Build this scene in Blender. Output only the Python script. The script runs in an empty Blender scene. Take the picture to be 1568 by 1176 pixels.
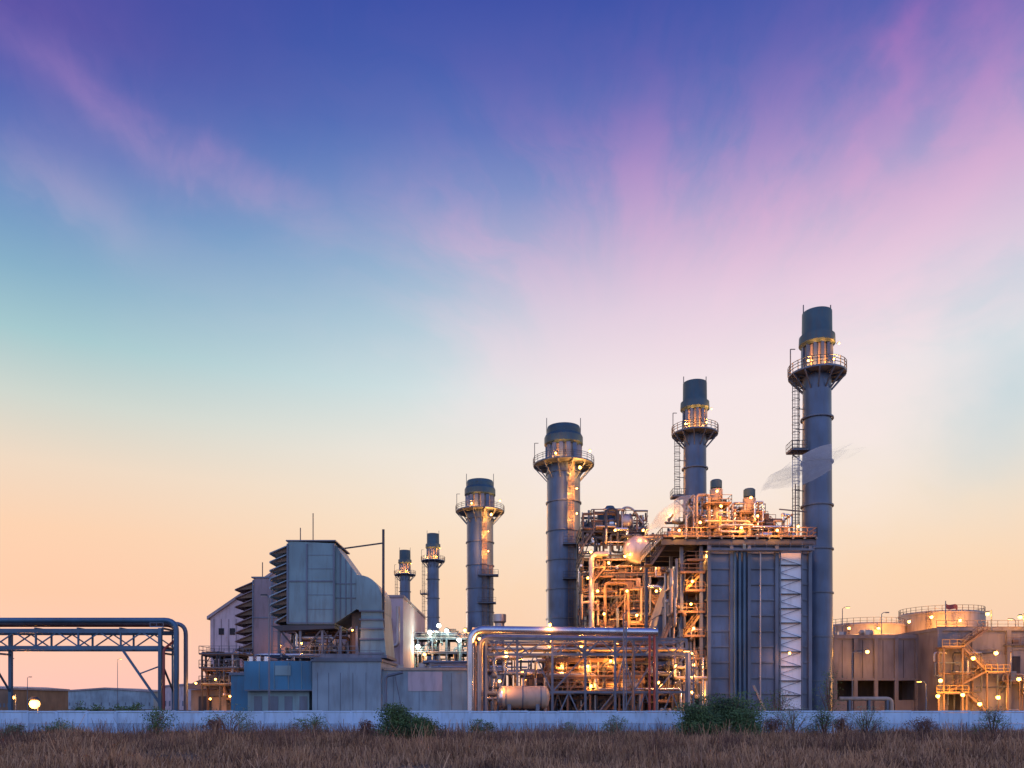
import bpy, math, random
import numpy as np
from mathutils import Vector, Matrix
R=random.Random(7)
scene=bpy.context.scene
F=1220.0; CH=3.0; HY=1075.0
# survey helpers: bearing/elevation read at a known distance d (metres) -> site coordinates
def X(px,d): return (px-784)/F*d
def Z(py,d): return CH+(HY-py)/F*d
# ---------------------------------------------------------------- materials
MATS={}
def mat(name,col,rough=0.55,metal=0.0,var=0.25,scale=0.6,streak=True,bump=0.0,emit=None,es=0,dirt=(0.08,0.06,0.05),dirtamt=0.45):
    m=bpy.data.materials.new(name); m.use_nodes=True
    nt=m.node_tree; bs=nt.nodes['Principled BSDF']
    bs.inputs['Roughness'].default_value=rough; bs.inputs['Metallic'].default_value=metal
    if emit:
        bs.inputs['Base Color'].default_value=(*col,1)
        bs.inputs['Emission Color'].default_value=(*emit,1); bs.inputs['Emission Strength'].default_value=es
        MATS[name]=m; return m
    tc=nt.nodes.new('ShaderNodeTexCoord'); mp=nt.nodes.new('ShaderNodeMapping')
    nt.links.new(tc.outputs['Object'],mp.inputs['Vector'])
    mp.inputs['Scale'].default_value=(1,1,0.18 if streak else 1)
    n=nt.nodes.new('ShaderNodeTexNoise'); n.inputs['Scale'].default_value=scale*2.2; n.inputs['Detail'].default_value=5; n.inputs['Roughness'].default_value=0.62
    nt.links.new(mp.outputs[0],n.inputs['Vector'])
    n2=nt.nodes.new('ShaderNodeTexNoise'); n2.inputs['Scale'].default_value=scale*0.35; n2.inputs['Detail'].default_value=2
    nt.links.new(tc.outputs['Object'],n2.inputs['Vector'])
    r=nt.nodes.new('ShaderNodeValToRGB'); e=r.color_ramp.elements
    e[0].position=0.3; e[1].position=0.7
    e[0].color=(*[c*(1-var) for c in col],1); e[1].color=(*[min(1,c*(1+var)) for c in col],1)
    nt.links.new(n2.outputs['Fac'],r.inputs['Fac'])
    mx=nt.nodes.new('ShaderNodeMix'); mx.data_type='RGBA'
    r2=nt.nodes.new('ShaderNodeMapRange'); r2.inputs[1].default_value=0.48; r2.inputs[2].default_value=0.75; r2.inputs[3].default_value=0; r2.inputs[4].default_value=dirtamt
    nt.links.new(n.outputs['Fac'],r2.inputs[0]); nt.links.new(r2.outputs[0],mx.inputs[0])
    nt.links.new(r.outputs[0],mx.inputs[6]); mx.inputs[7].default_value=(*dirt,1)
    nt.links.new(mx.outputs[2],bs.inputs['Base Color'])
    if bump:
        bp=nt.nodes.new('ShaderNodeBump'); bp.inputs['Strength'].default_value=bump; bp.inputs['Distance'].default_value=0.1
        nt.links.new(n.outputs['Fac'],bp.inputs['Height']); nt.links.new(bp.outputs[0],bs.inputs['Normal'])
    MATS[name]=m; return m
mat('stack',(0.085,0.125,0.20),0.38,0.3)
mat('stackdark',(0.035,0.085,0.12),0.5,0.2)
mat('steel',(0.12,0.15,0.20),0.5,0.3)
mat('darksteel',(0.05,0.055,0.07),0.55,0.2)
mat('brown',(0.20,0.125,0.085),0.6,0.2)
mat('panel',(0.17,0.27,0.30),0.5,0.15)
mat('panel2',(0.23,0.32,0.38),0.5,0.1)
mat('teal',(0.035,0.17,0.29),0.45,0.1)
mat('hrsg',(0.115,0.15,0.22),0.42,0.25)
mat('mauve',(0.50,0.41,0.44),0.7,0,0.1)
mat('mauve2',(0.24,0.19,0.21),0.7,0,0.15)
mat('roof',(0.30,0.26,0.28),0.6)
mat('silver',(0.55,0.56,0.6),0.25,0.85,0.12)
mat('insul',(0.40,0.37,0.37),0.35,0.55,0.2)
mat('pipeblue',(0.05,0.12,0.20),0.4,0.2)
mat('yellow',(0.50,0.30,0.09),0.55,0)
mat('cream',(0.42,0.32,0.24),0.6,0)
mat('red',(0.30,0.05,0.035),0.5,0)
mat('white',(0.80,0.82,0.86),0.6,0,0.06,dirtamt=0.2)
mat('concrete',(0.19,0.17,0.17),0.85,0,0.3,0.5,bump=0.2,dirtamt=.6)
mat('black',(0.015,0.015,0.02),0.8)
mat('wall',(0.46,0.64,0.82),0.6,0,0.12,1.2,dirtamt=0.35)
mat('wall2',(0.34,0.50,0.68),0.6,0,0.18,1.2,dirtamt=0.6)
mat('bulbO',(1,.6,.2),emit=(1,0.50,0.12),es=6)
mat('bulbW',(1,1,.9),emit=(0.85,1.0,0.85),es=8)
# ---------------------------------------------------------------- builder
class B:
    def __init__(s,name): s.name=name; s.V=[]; s.F=[]; s.M=[]; s.S=[]; s.ml=[]
    def mi(s,m):
        if m not in s.ml: s.ml.append(m)
        return s.ml.index(m)
    def add(s,vs,fs,m,smooth=False):
        o=len(s.V); s.V.extend([tuple(v) for v in vs]); k=s.mi(m)
        for f in fs: s.F.append(tuple(i+o for i in f)); s.M.append(k); s.S.append(smooth)
    def box(s,x0,x1,y0,y1,z0,z1,m):
        if x0>x1:x0,x1=x1,x0
        if y0>y1:y0,y1=y1,y0
        if z0>z1:z0,z1=z1,z0
        v=[(x0,y0,z0),(x1,y0,z0),(x1,y1,z0),(x0,y1,z0),(x0,y0,z1),(x1,y0,z1),(x1,y1,z1),(x0,y1,z1)]
        s.add(v,[(3,2,1,0),(4,5,6,7),(0,1,5,4),(1,2,6,5),(2,3,7,6),(3,0,4,7)],m)
    def beam(s,p,q,w,m,h=None):
        p=Vector(p);q=Vector(q);d=q-p
        if d.length<1e-4:return
        d.normalize(); h=h or w
        up=Vector((0,0,1)) if abs(d.z)<0.95 else Vector((0,1,0))
        a=d.cross(up).normalized()*w/2; b=a.cross(d).normalized()*h/2
        v=[p-a-b,p+a-b,p+a+b,p-a+b,q-a-b,q+a-b,q+a+b,q-a+b]
        s.add(v,[(3,2,1,0),(4,5,6,7),(0,1,5,4),(1,2,6,5),(2,3,7,6),(3,0,4,7)],m)
    def cyl(s,p,q,r0,m,r1=None,seg=14,caps=True):
        if r1 is None:r1=r0
        p=Vector(p);q=Vector(q);d=(q-p).normalized()
        up=Vector((0,0,1)) if abs(d.z)<0.95 else Vector((0,1,0))
        a=d.cross(up).normalized(); b=a.cross(d).normalized()
        c=[a*math.cos(2*math.pi*i/seg)+b*math.sin(2*math.pi*i/seg) for i in range(seg)]
        A=[p+x*r0 for x in c]; C=[q+x*r1 for x in c]
        s.add(A+C,[(i,(i+1)%seg,seg+(i+1)%seg,seg+i) for i in range(seg)],m,True)
        if caps:
            s.add(A,[tuple(range(seg))],m); s.add(C,[tuple(reversed(range(seg)))],m)
    def lathe(s,x,y,prof,m,seg=36):
        for (z0,r0),(z1,r1) in zip(prof,prof[1:]):
            if abs(z0-z1)<1e-5:
                vs=[(x+r*math.cos(2*math.pi*i/seg),y+r*math.sin(2*math.pi*i/seg),z0) for r in(r0,r1) for i in range(seg)]
                s.add(vs,[(i,(i+1)%seg,seg+(i+1)%seg,seg+i) for i in range(seg)],m)
            else: s.cyl((x,y,z0),(x,y,z1),r0,m,r1,seg,False)
    def path(s,pts,r,m,bend=None,seg=10):
        pts=[Vector(p) for p in pts]; bend=bend or r*2.5; out=[pts[0]]
        for i in range(1,len(pts)-1):
            a,b,c=pts[i-1],pts[i],pts[i+1]
            u=(a-b);v=(c-b); k=min(bend,u.length*0.49,v.length*0.49)
            p0=b+u.normalized()*k;p1=b+v.normalized()*k
            for j in range(7):
                t=j/6; out.append(p0*(1-t)**2+b*2*t*(1-t)+p1*t*t)
        out.append(pts[-1]); N=len(out)
        ref=None; vs=[]
        for i in range(N):
            d=(out[min(i+1,N-1)]-out[max(i-1,0)]).normalized()
            if ref is None:
                up=Vector((0,0,1)) if abs(d.z)<0.9 else Vector((0,1,0)); ref=d.cross(up).normalized()
            ref=(ref-d*ref.dot(d)).normalized(); b=ref.cross(d)
            for j in range(seg):
                t=2*math.pi*j/seg; vs.append(out[i]+(ref*math.cos(t)+b*math.sin(t))*r)
        fs=[(i*seg+j,i*seg+(j+1)%seg,(i+1)*seg+(j+1)%seg,(i+1)*seg+j) for i in range(N-1) for j in range(seg)]
        s.add(vs,fs,m,True); s.add(vs[:seg],[tuple(range(seg))],m); s.add(vs[-seg:],[tuple(range(seg))],m)
    def ball(s,c,r,m,sc=(1,1,1),nu=16,nv=10):
        vs=[];fs=[]
        for i in range(nv+1):
            for j in range(nu):
                a=math.pi*i/nv;t=2*math.pi*j/nu
                vs.append((c[0]+r*sc[0]*math.sin(a)*math.cos(t),c[1]+r*sc[1]*math.sin(a)*math.sin(t),c[2]+r*sc[2]*math.cos(a)))
        for i in range(nv):
            for j in range(nu): fs.append((i*nu+j,i*nu+(j+1)%nu,(i+1)*nu+(j+1)%nu,(i+1)*nu+j))
        s.add(vs,fs,m,True)
    def prof(s,pts,y0,y1,m):
        n=len(pts); vs=[(x,y0,z) for x,z in pts]+[(x,y1,z) for x,z in pts]
        s.add(vs,[tuple(range(n)),tuple(reversed(range(n,2*n)))]+[(i,n+i,n+(i+1)%n,(i+1)%n) for i in range(n)],m)
    def rail(s,pts,m,h=1.1,step=1.5,w=0.06):
        pts=[Vector(p) for p in pts]
        for a,b in zip(pts,pts[1:]):
            L=(b-a).length; n=max(1,round(L/step))
            for i in range(n+1):
                p=a.lerp(b,i/n); s.beam(p,p+Vector((0,0,h)),w,m)
            for k in(0.5,1.0): s.beam(a+Vector((0,0,h*k)),b+Vector((0,0,h*k)),w,m)
            s.beam(a+Vector((0,0,0.08)),b+Vector((0,0,0.08)),0.03,m,0.15)
    def ladder(s,x,y,z0,z1,m,cage=True,w=0.5):
        s.beam((x-w/2,y,z0),(x-w/2,y,z1),0.09,m); s.beam((x+w/2,y,z0),(x+w/2,y,z1),0.09,m)
        z=z0
        while z<z1: s.beam((x-w/2,y,z),(x+w/2,y,z),0.05,m); z+=0.45
        if cage:
            z=z0+2
            while z<z1:
                pr=None
                for i in range(9):
                    t=math.pi*i/8; p=(x+0.55*math.cos(t),y-0.75*math.sin(t),z)
                    if pr: s.beam(pr,p,0.06,m)
                    pr=p
                z+=1.2
            for t in(0.3,0.5,0.7):
                s.beam((x+0.55*math.cos(math.pi*t),y-0.75*math.sin(math.pi*t),z0+2),(x+0.55*math.cos(math.pi*t),y-0.75*math.sin(math.pi*t),z1),0.05,m)
    def stair(s,p,q,m,w=1.0,th=1.0):
        p=Vector(p);q=Vector(q)
        for o in(0,w):
            v=Vector((0,o,0)); s.beam(p+v,q+v,0.08*th,m,0.28*th); 
            s.beam(p+v+Vector((0,0,1.1)),q+v+Vector((0,0,1.1)),0.06*th,m); s.beam(p+v+Vector((0,0,.6)),q+v+Vector((0,0,.6)),0.05*th,m)
            for i in range(5):
                a=p.lerp(q,i/4)+v; s.beam(a,a+Vector((0,0,1.1)),0.05*th,m)
        n=int(abs(q.z-p.z)/0.2)
        for i in range(n):
            a=p.lerp(q,(i+.5)/n); s.box(a.x-.14,a.x+.14,a.y,a.y+w,a.z-.02,a.z+.02,m)
    def frame(s,xs,ys,zs,m,w=0.3,deck=None,rails=None,brace=0.35,z0=0):
        for x in xs:
            for y in ys: s.beam((x,y,z0),(x,y,zs[-1]),w,m)
        for z in zs:
            for y in ys: s.beam((xs[0],y,z),(xs[-1],y,z),w*0.8,m,w)
            for x in xs: s.beam((x,ys[0],z-0.003),(x,ys[-1],z-0.003),w*0.7,m,w*0.9)
            if deck: s.box(xs[0]-.3,xs[-1]+.3,ys[0]-.3,ys[-1]+.3,z+w/2+.01,z+w/2+.07,deck)
            if rails: zz=z+w/2+.07; s.rail([(xs[0]-.3,ys[0]-.3,zz),(xs[-1]+.3,ys[0]-.3,zz),(xs[-1]+.3,ys[-1]+.3,zz),(xs[0]-.3,ys[-1]+.3,zz),(xs[0]-.3,ys[0]-.3,zz)],rails)
        zz=[z0]+list(zs)
        for a,b in zip(xs,xs[1:]):
            for c,d in zip(zz,zz[1:]):
                if R.random()<brace and d-c>1.2:
                    y=ys[0]+0.02
                    if R.random()<.5: s.beam((a,y,c),(b,y,d),w*.55,m)
                    else: s.beam((b,y,c),((a+b)/2,y,d),w*.5,m); s.beam((a,y,c),((a+b)/2,y,d),w*.5,m)
    def decks(s,x0,x1,y,z0,z1,n,mats,rm='brown'):
        for i in range(n):
            L=R.uniform(1.5,(x1-x0)*.4); a=R.uniform(x0,x1-L); z=R.uniform(z0,z1); yy=y-R.uniform(.2,1.6)
            s.box(a,a+L,yy,y+.6,z,z+.1,R.choice(mats)); s.rail([(a,yy,z+.1),(a+L,yy,z+.1)],rm,1.1,1.1,.06)
            s.beam((a+.2,yy+.2,z),(a+.2,y+.4,z-1.4),.12,R.choice(mats)); s.beam((a+L-.2,yy+.2,z),(a+L-.2,y+.4,z-1.4),.12,R.choice(mats))
            if R.random()<.45: s.stair((a+L,yy-.2,z+.1),(a+L+R.choice([-2.2,2.2]),yy-.2,z+R.choice([-2.6,2.6])),rm,.8)
            if R.random()<.5:
                s.box(a+L*.3,a+L*.3+R.uniform(.5,1.3),yy+.3,yy+1.0,z+.1,z+R.uniform(.8,1.8),R.choice(mats))
    def clutter(s,x0,x1,y0,y1,z0,z1,n,mats,rmin=.08,rmax=.3):
        for _ in range(n):
            p=[R.uniform(x0,x1),R.uniform(y0,y1),R.uniform(z0,z1)]; pts=[tuple(p)]
            lastax=-1
            for k in range(R.randint(2,5)):
                ax=R.choice([a for a in(0,1,2,2) if a!=lastax]); lastax=ax
                lo,hi=((x0,x1),(y0,y1),(z0,z1))[ax]
                p[ax]=min(hi,max(lo,p[ax]+R.choice([-1,1])*R.uniform(.8,max(1,min(hi-lo,7))))); pts.append(tuple(p))
            ok=[pts[0]]
            for a in pts[1:]:
                if (Vector(a)-Vector(ok[-1])).length>.1: ok.append(a)
            if len(ok)<2: continue
            r=R.uniform(rmin,rmax); s.path(ok,r,R.choice(mats),seg=8)
            if R.random()<.6: s.ball(ok[1],r*1.7,R.choice(mats),nu=8,nv=6)
    def equip(s,x0,x1,y0,y1,z0,n,mats,zs=(.6,2.2)):
        for _ in range(n):
            x=R.uniform(x0,x1);y=R.uniform(y0,y1);h=R.uniform(*zs);m=R.choice(mats);k=R.random()
            if k<.4: w=R.uniform(.3,.9); s.box(x-w,x+w,y-w,y+w,z0,z0+h,m); s.box(x-w-.05,x+w+.05,y-w-.05,y+w+.05,z0+h,z0+h+.08,m)
            elif k<.7: r=R.uniform(.25,.6); s.cyl((x,y,z0),(x,y,z0+h),r,m); s.ball((x,y,z0+h),r,m,(1,1,.5))
            else:
                r=R.uniform(.3,.6);L=R.uniform(.8,1.8); s.cyl((x-L,y,z0+r+.5),(x+L,y,z0+r+.5),r,m); s.ball((x-L,y,z0+r+.5),r,m,(.5,1,1)); s.ball((x+L,y,z0+r+.5),r,m,(.5,1,1)); s.box(x-L*.6,x-L*.5,y-r*.7,y+r*.7,z0,z0+.6,m); s.box(x+L*.5,x+L*.6,y-r*.7,y+r*.7,z0,z0+.6,m)
    def build(s,parent=None):
        me=bpy.data.meshes.new(s.name); me.from_pydata(s.V,[],s.F)
        for m in s.ml: me.materials.append(MATS[m] if isinstance(m,str) else m)
        me.polygons.foreach_set('material_index',s.M); me.polygons.foreach_set('use_smooth',s.S); me.update()
        o=bpy.data.objects.new(s.name,me); scene.collection.objects.link(o)
        if parent:o.parent=parent
        return o
OR=(1,0.36,0.065); YE=(1,0.40,0.06); GW=(0.75,1,0.8)
LK=2.15
def lamp(x,y,z,p=500,c=OR,r=.2,bulb='bulbO',post=None):
    r*=1.3
    b=B('floodlight')
    b.ball((x,y,z),r,bulb,nu=10,nv=8); b.cyl((x,y,z+r*.8),(x,y,z+r*1.5),r*1.2,'darksteel',r*.6)
    if post is not None:
        b.cyl((x+.6,y,post),(x+.6,y,z+.6),.09,'steel'); b.beam((x+.6,y,z+.5),(x,y,z+r*1.3),.08,'steel')
    else: b.beam((x,y,z+r*1.4),(x,y+.8,z+r*1.4+.1),.07,'darksteel')
    o=b.build()
    l=bpy.data.lights.new('lamp_light','POINT'); l.energy=p*LK; l.color=c; l.shadow_soft_size=r*1.1
    lo=bpy.data.objects.new('lamp_light',l); scene.collection.objects.link(lo); lo.location=(x,y-r*2.2,z-.15); lo.parent=o
# ---------------------------------------------------------------- chimneys
def plat_ring(b,x,y,z,r,ri,m,rm):
    b.lathe(x,y,[(z,ri),(z,r),(z+.25,r),(z+.25,ri)],m,24)
    n=24
    P=[Vector((x+r*math.cos(2*math.pi*i/n),y+r*math.sin(2*math.pi*i/n),z+.25)) for i in range(n+1)]
    for a,c in zip(P,P[1:]):
        b.beam(a,a+Vector((0,0,1.3)),.09,rm)
        for k in(.45,.9,1.3): b.beam(a+Vector((0,0,k)),c+Vector((0,0,k)),.07,rm)
    for i in range(12):
        t=2*math.pi*(i+.5)/12
        b.beam((x+r*.97*math.cos(t),y+r*.97*math.sin(t),z),(x+ri*math.cos(t),y+ri*math.sin(t),z-(r-ri)*1.05),.16,m,.2)
        b.beam((x+r*.97*math.cos(t),y+r*.97*math.sin(t),z-.1),(x+ri*math.cos(t),y+ri*math.sin(t),z-.1),.14,m,.3)
def chimneyA(px,d,ztop=60):
    b=B('slim_chimney'); x=X(px,d);y=d
    b.lathe(x,y,[(ztop-.3,1.7),(ztop,1.9),(ztop,2.08),(ztop-3.4,2.12),(ztop-3.5,2.5),(ztop-4.7,2.55),(ztop-5.1,2.1)],'stackdark')
    b.lathe(x,y,[(ztop-2,1.7),(ztop-2,0.01)],'black')
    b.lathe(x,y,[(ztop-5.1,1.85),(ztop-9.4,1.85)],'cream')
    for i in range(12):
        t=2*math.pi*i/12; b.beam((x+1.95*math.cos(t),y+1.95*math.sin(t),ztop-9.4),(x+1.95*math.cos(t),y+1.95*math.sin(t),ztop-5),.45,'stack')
    b.lathe(x,y,[(0,2.25),(20,2.15),(ztop-9.4,1.98)],'stack')
    z=6
    while z<ztop-10:
        b.lathe(x,y,[(z,2.1),(z,2.32),(z+.22,2.32),(z+.22,2.1)],'steel'); z+=6.4
    zp=ztop-9.3; plat_ring(b,x,y,zp,4.05,2.0,'steel','darksteel')
    for sx in(-1,1): b.beam((x+sx*2,y,ztop-4),(x+sx*2,y,ztop+1.2),.12,'darksteel')
    b.beam((x-3.9,y,zp),(x-3.9,y,zp+4),.12,'darksteel'); b.beam((x-3.9,y,zp+4),(x-3.2,y,zp+4),.1,'darksteel')
    b.ladder(x-3.2,y-.2,8,zp,'darksteel',True,.9); 
    zz=10
    while zz<zp: b.beam((x-3.2,y-.2,zz),(x-2,y,zz),.1,'darksteel'); zz+=3
    zm=ztop-20.5; b.box(x-4.2,x-1.8,y-1.5,y+1,zm,zm+.15,'steel'); b.rail([(x-2,y-1.5,zm+.15),(x-4.2,y-1.5,zm+.15),(x-4.2,y+1,zm+.15)],'darksteel',1.2,.8)
    b.beam((x-3.9,y,zm),(x-2,y,zm-1.5),.12,'steel')
    b.build()
    for dx,dy,dz,e in((-2.2,-2.4,1.3,480),(1.3,-3.0,1.3,480),(2.6,-1.5,4.2,160)):
        lamp(x+dx,y+dy,zp+dz,e,OR,.11)
def chimneyB(px,d,ztop=60):
    b=B('wide_chimney'); x=X(px,d);y=d
    b.lathe(x,y,[(ztop-.3,2.7),(ztop,3.1),(ztop,3.35),(ztop-.7,3.5),(ztop-1.6,3.5),(ztop-1.7,3.75),(ztop-2.2,4.0),(ztop-3.6,4.0),(ztop-4.1,3.4)],'stackdark')
    b.lathe(x,y,[(ztop-1.5,3),(ztop-1.5,.01)],'black')
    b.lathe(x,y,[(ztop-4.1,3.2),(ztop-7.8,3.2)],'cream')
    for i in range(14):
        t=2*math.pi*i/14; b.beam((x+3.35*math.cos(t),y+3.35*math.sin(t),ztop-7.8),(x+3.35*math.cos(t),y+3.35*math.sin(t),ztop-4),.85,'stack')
    b.lathe(x,y,[(0,3.6),(ztop-7.8,3.42)],'stack')
    z=8
    while z<ztop-9: b.lathe(x,y,[(z,3.5),(z,3.7),(z+.25,3.7),(z+.25,3.5)],'steel'); z+=6
    zp=ztop-8; plat_ring(b,x,y,zp,6.3,3.4,'steel','darksteel')
    for sx in(-1,1):
        b.beam((x+sx*3.5,y,ztop-3),(x+sx*3.5,y,ztop+2),.14,'darksteel')
    b.beam((x-6,y,zp),(x-6,y,zp+4.8),.14,'darksteel'); b.beam((x-6,y,zp+4.8),(x-5.2,y,zp+4.8),.1,'darksteel')
    b.ladder(x+1.3,y-3.8,12,zp,'brown',True,1.1); b.ladder(x+3.0,y-2.6,12,zp-14,'brown',True,.9)
    zm=zp-17; b.box(x-.4,x+4.8,y-5,y-2,zm,zm+.15,'steel'); b.rail([(x-.4,y-5,zm+.15),(x+4.8,y-5,zm+.15),(x+4.8,y-2,zm+.15)],'darksteel',1.3,.9)
    zm=zp-24; b.box(x-.4,x+4.2,y-5,y-2,zm,zm+.15,'steel'); b.rail([(x-.4,y-5,zm+.15),(x+4.2,y-5,zm+.15)],'darksteel',1.3,.9)
    b.build()
    lamp(x+3.0,y-4.6,zp-1.6,1700,OR,.22); lamp(x+2.3,y-5.4,zp-6,1300,OR,.08); lamp(x+2.3,y-5.4,zp-11,1100,OR,.07); lamp(x-1.9,y-4.8,zp+1.2,900,OR,.14); lamp(x+5.2,y-2.2,zp+2.5,400,OR,.18)
chimneyA(1251,117,60.1); chimneyA(1064,142,59.8)
chimneyA(663,270,59.9); chimneyA(620,300,60)
chimneyB(863,165,59.8); chimneyB(735,206,60)
# ---------------------------------------------------------------- front boiler
d=105.0; b=B('heat_recovery_boiler'); x0=X(1085,d);x1=X(1240,d);zt=Z(838,d);y0=105.;y1=122.
b.box(x0,x1,y0,y1,0,zt,'hrsg')
for px in(1085,1119,1146,1188,1239):
    xx=X(px,d); b.box(xx-.22,xx+.22,y0-.45,y0-.003,0,zt+.4,'steel')
zz=2.0
while zz<zt:
    b.box(x0+.25,X(1118,d)-.1,y0-.22,y0-.002,zz,zz+.22,'steel'); b.box(X(1147,d)+.2,X(1187,d)-.2,y0-.25,y0-.002,zz,zz+.22,'steel')
    b.box(X(1229,d),x1-.3,y0-.2,y0-.002,zz,zz+.18,'steel')
    b.box(x0-.25,x0-.002,y0+.1,y1,zz,zz+.22,'steel'); zz+=2.05
for k in range(6):
    yy=y0+1.5+k*2.9; b.box(x0-.35,x0-.003,yy,yy+.25,0,zt,'steel')
for px in(1124,1131,1138): b.cyl((X(px,d),y0-.5,0),(X(px,d),y0-.5,zt-1+R.random()*2),.2,'pipeblue')
b.cyl((X(1162,d),y0-.7,0),(X(1162,d),y0-.7,zt-.5),.09,'insul')
xa=X(1193,d);xb=X(1226,d); b.box(xa,xb,y0-.12,y0-.004,0,zt-.8,'white')
zz=1.0
while zz<zt-2.3:
    b.beam((xa,y0-.35,zz),(xb,y0-.35,zz+1.0),.06,'steel'); b.beam((xb,y0-.3,zz+1.0),(xa,y0-.3,zz+1.9),.06,'steel'); b.box(xa,xb,y0-.5,y0-.13,zz+.95,zz+1.05,'darksteel'); zz+=1.9
for xx in(xa,xb): b.box(xx-.07,xx+.07,y0-.55,y0-.4,0,zt-.6,'steel')
xl=X(1012,d); zd=Z(826,d)
for k in range(5):
    yy=y0-.6+k*4.2; b.box(xl,x1+.6,yy,yy+.3,zd-.8,zd-.1,'darksteel')
for i in range(14):
    xx=xl+(x1+.6-xl)*i/13; b.box(xx-.12,xx+.12,y0-.9,y1,zd-.095,zd+.1,'steel')
b.box(xl,x1+.6,y0-.9,y1,zd+.103,zd+.18,'darksteel')
b.rail([(xl,y1,zd+.18),(xl,y0-.9,zd+.18),(x1+.6,y0-.9,zd+.18),(x1+.6,y1,zd+.18)],'brown',1.2,1.3,.08)
zl=Z(846,d); b.box(x0-.5,x1,y0-1.5,y0-.55,zl,zl+.08,'steel'); b.rail([(x0-.5,y0-1.5,zl+.08),(x1,y0-1.5,zl+.08)],'steel',1.0,1.6,.05)
for (px,yy) in((1046,106),(1075,105.6),(1046,113),(1015,118)):
    b.beam((X(px,d),yy,0),(X(px,d),yy,zd-.8),.42,'steel')
for pz,pl in((858,1052),(877,1042),(905,1050),(938,1038),(975,1048),(1010,1036),(1046,1046)):
    zq=Z(pz,d); b.box(X(pl,d),x0-.4,y0+.2,y0+7,zq,zq+.12,'brown'); b.rail([(X(pl,d),y0+7,zq+.12),(X(pl,d),y0+.2,zq+.12),(x0-.4,y0+.2,zq+.12)],'brown',1.1,1.1,.06)
for a,c in((1046,1010),(975,938),(905,877)):
    b.stair((X(1048,d),y0+.6,Z(a,d)),(X(1076,d),y0+.6,Z(c,d)),'yellow',.8)
D2=110
b.prof([(X(1012,D2),Z(940,D2)),(X(1040,D2),Z(868,D2)),(X(1072,D2),Z(862,D2)),(X(1072,D2),Z(940,D2))],111,119,'cream')
b.prof([(X(985,D2),Z(1080,D2)),(X(1012,D2),Z(941,D2)),(X(1070,D2),Z(941,D2)),(X(1070,D2),Z(1080,D2))],111.5,118.5,'hrsg')
for t in(0.15,.4,.65,.9):
    za=Z(940,D2)*(1-t)+Z(868,D2)*t; xx=X(1012,D2)*(1-t)+X(1040,D2)*t
    b.box(xx-.1,X(1072,D2),110.8,110.997,za-.1,za+.1,'steel')
for pz in(960,985,1010,1035,1060): b.box(X(1005,D2),X(1070,D2),111.3,111.497,Z(pz,D2)-.12,Z(pz,D2)+.12,'steel')
for px in(1020,1038,1056): b.box(X(px,D2)-.12,X(px,D2)+.12,111.2,111.49,3,Z(942,D2),'steel')
b.stair((X(1000,d),y0+1,Z(862,d)),(X(1022,d),y0+1,Z(830,d)),'brown',1)
b.stair((X(1010,d),y0+1,Z(1000,d)),(X(1036,d),y0+1,Z(940,d)),'brown',1)
b.box(X(990,d),X(1001,d),y0+.5,y0+3,Z(862,d)-.1,Z(862,d),'brown')
b.clutter(X(1030,d),x0-.8,y0+.5,y0+6,1,zd-1.5,50,['insul','brown','steel','cream','silver','darksteel'],.06,.24)
Zr=zd+.18
MM=['insul','brown','darksteel','cream','silver','cream','brown','insul']
b.equip(X(1030,d),X(1225,d),y0+.5,y1-4,Zr,34,MM,(.7,2.4))
b.clutter(X(1030,d),X(1215,d),y0+.3,y0+9,Zr+.2,Zr+3.2,80,MM+['yellow'],.05,.2)
b.clutter(X(1065,d),X(1120,d),y0+1,y0+5,Zr+.3,Zr+6,26,MM,.06,.18)
b.clutter(X(1130,d),X(1172,d),y0+1,y0+5,Zr+.3,Zr+5,18,MM,.06,.16)
b.decks(X(1040,d),X(1200,d),y0+3,Zr+1.2,Zr+3.2,9,['brown','darksteel','steel'])
for px,pt in((1104,727),(1156,741)):
    xx=X(px,d);z=Z(pt,d); b.lathe(xx,y0+2.5,[(Zr,.45),(z-3.2,.45),(z-2.9,.85),(z-1.3,.85),(z-1.2,.5)],'cream',20)
    b.lathe(xx,y0+2.5,[(z-1.2,.5),(z-1.1,.78),(z-.15,.78),(z,.6),(z,.01)],'stackdark',20)
    b.frame([xx-1.5,xx+1.4],[y0+1.3,y0+3.8],[Zr+1.6,z-3.6],'brown',.14,'brown','brown',.9,z0=Zr)
b.path([(X(1072,d),y0+2,Zr),(X(1072,d),y0+2,Z(752,d)),(X(1092,d),y0+2,Z(752,d)),(X(1092,d),y0+2,Zr)],.2,'cream')
b.path([(X(1128,d),y0+2,Zr),(X(1128,d),y0+2,Z(765,d)),(X(1148,d),y0+2,Z(765,d)),(X(1148,d),y0+2,Zr)],.18,'insul')
b.cyl((X(1222,d),y0+1,Zr),(X(1222,d),y0+1,Z(738,d)),.08,'darksteel'); b.beam((X(1197,d),y0+1,Z(777,d)),(X(1240,d),y0+1,Z(781,d)),.14,'darksteel')
b.cyl((X(1080,d),y0+8,Zr+1.6),(X(1190,d),y0+8,Zr+1.6),1.0,'insul',seg=24)
b.build()
for px,py,yy,e in((1072,800,103.5,420),(1104,775,104.5,450),(1135,808,103.6,400),(1160,790,104.5,400),(1190,812,103.5,260),(1222,806,103.6,220),(1040,812,103.5,300),(1098,752,104.8,260),(1082,852,106,250),
    (1060,890,104.6,330),(1058,925,104.5,300),(1062,962,104.5,160),(1060,1000,104.4,120),(1062,1035,104.4,260),(1150,762,104.6,240),(1030,925,108,330),(1209,1000,102.5,60)):
    lamp(X(px,yy),yy,Z(py,yy),e,OR,.13)
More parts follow.
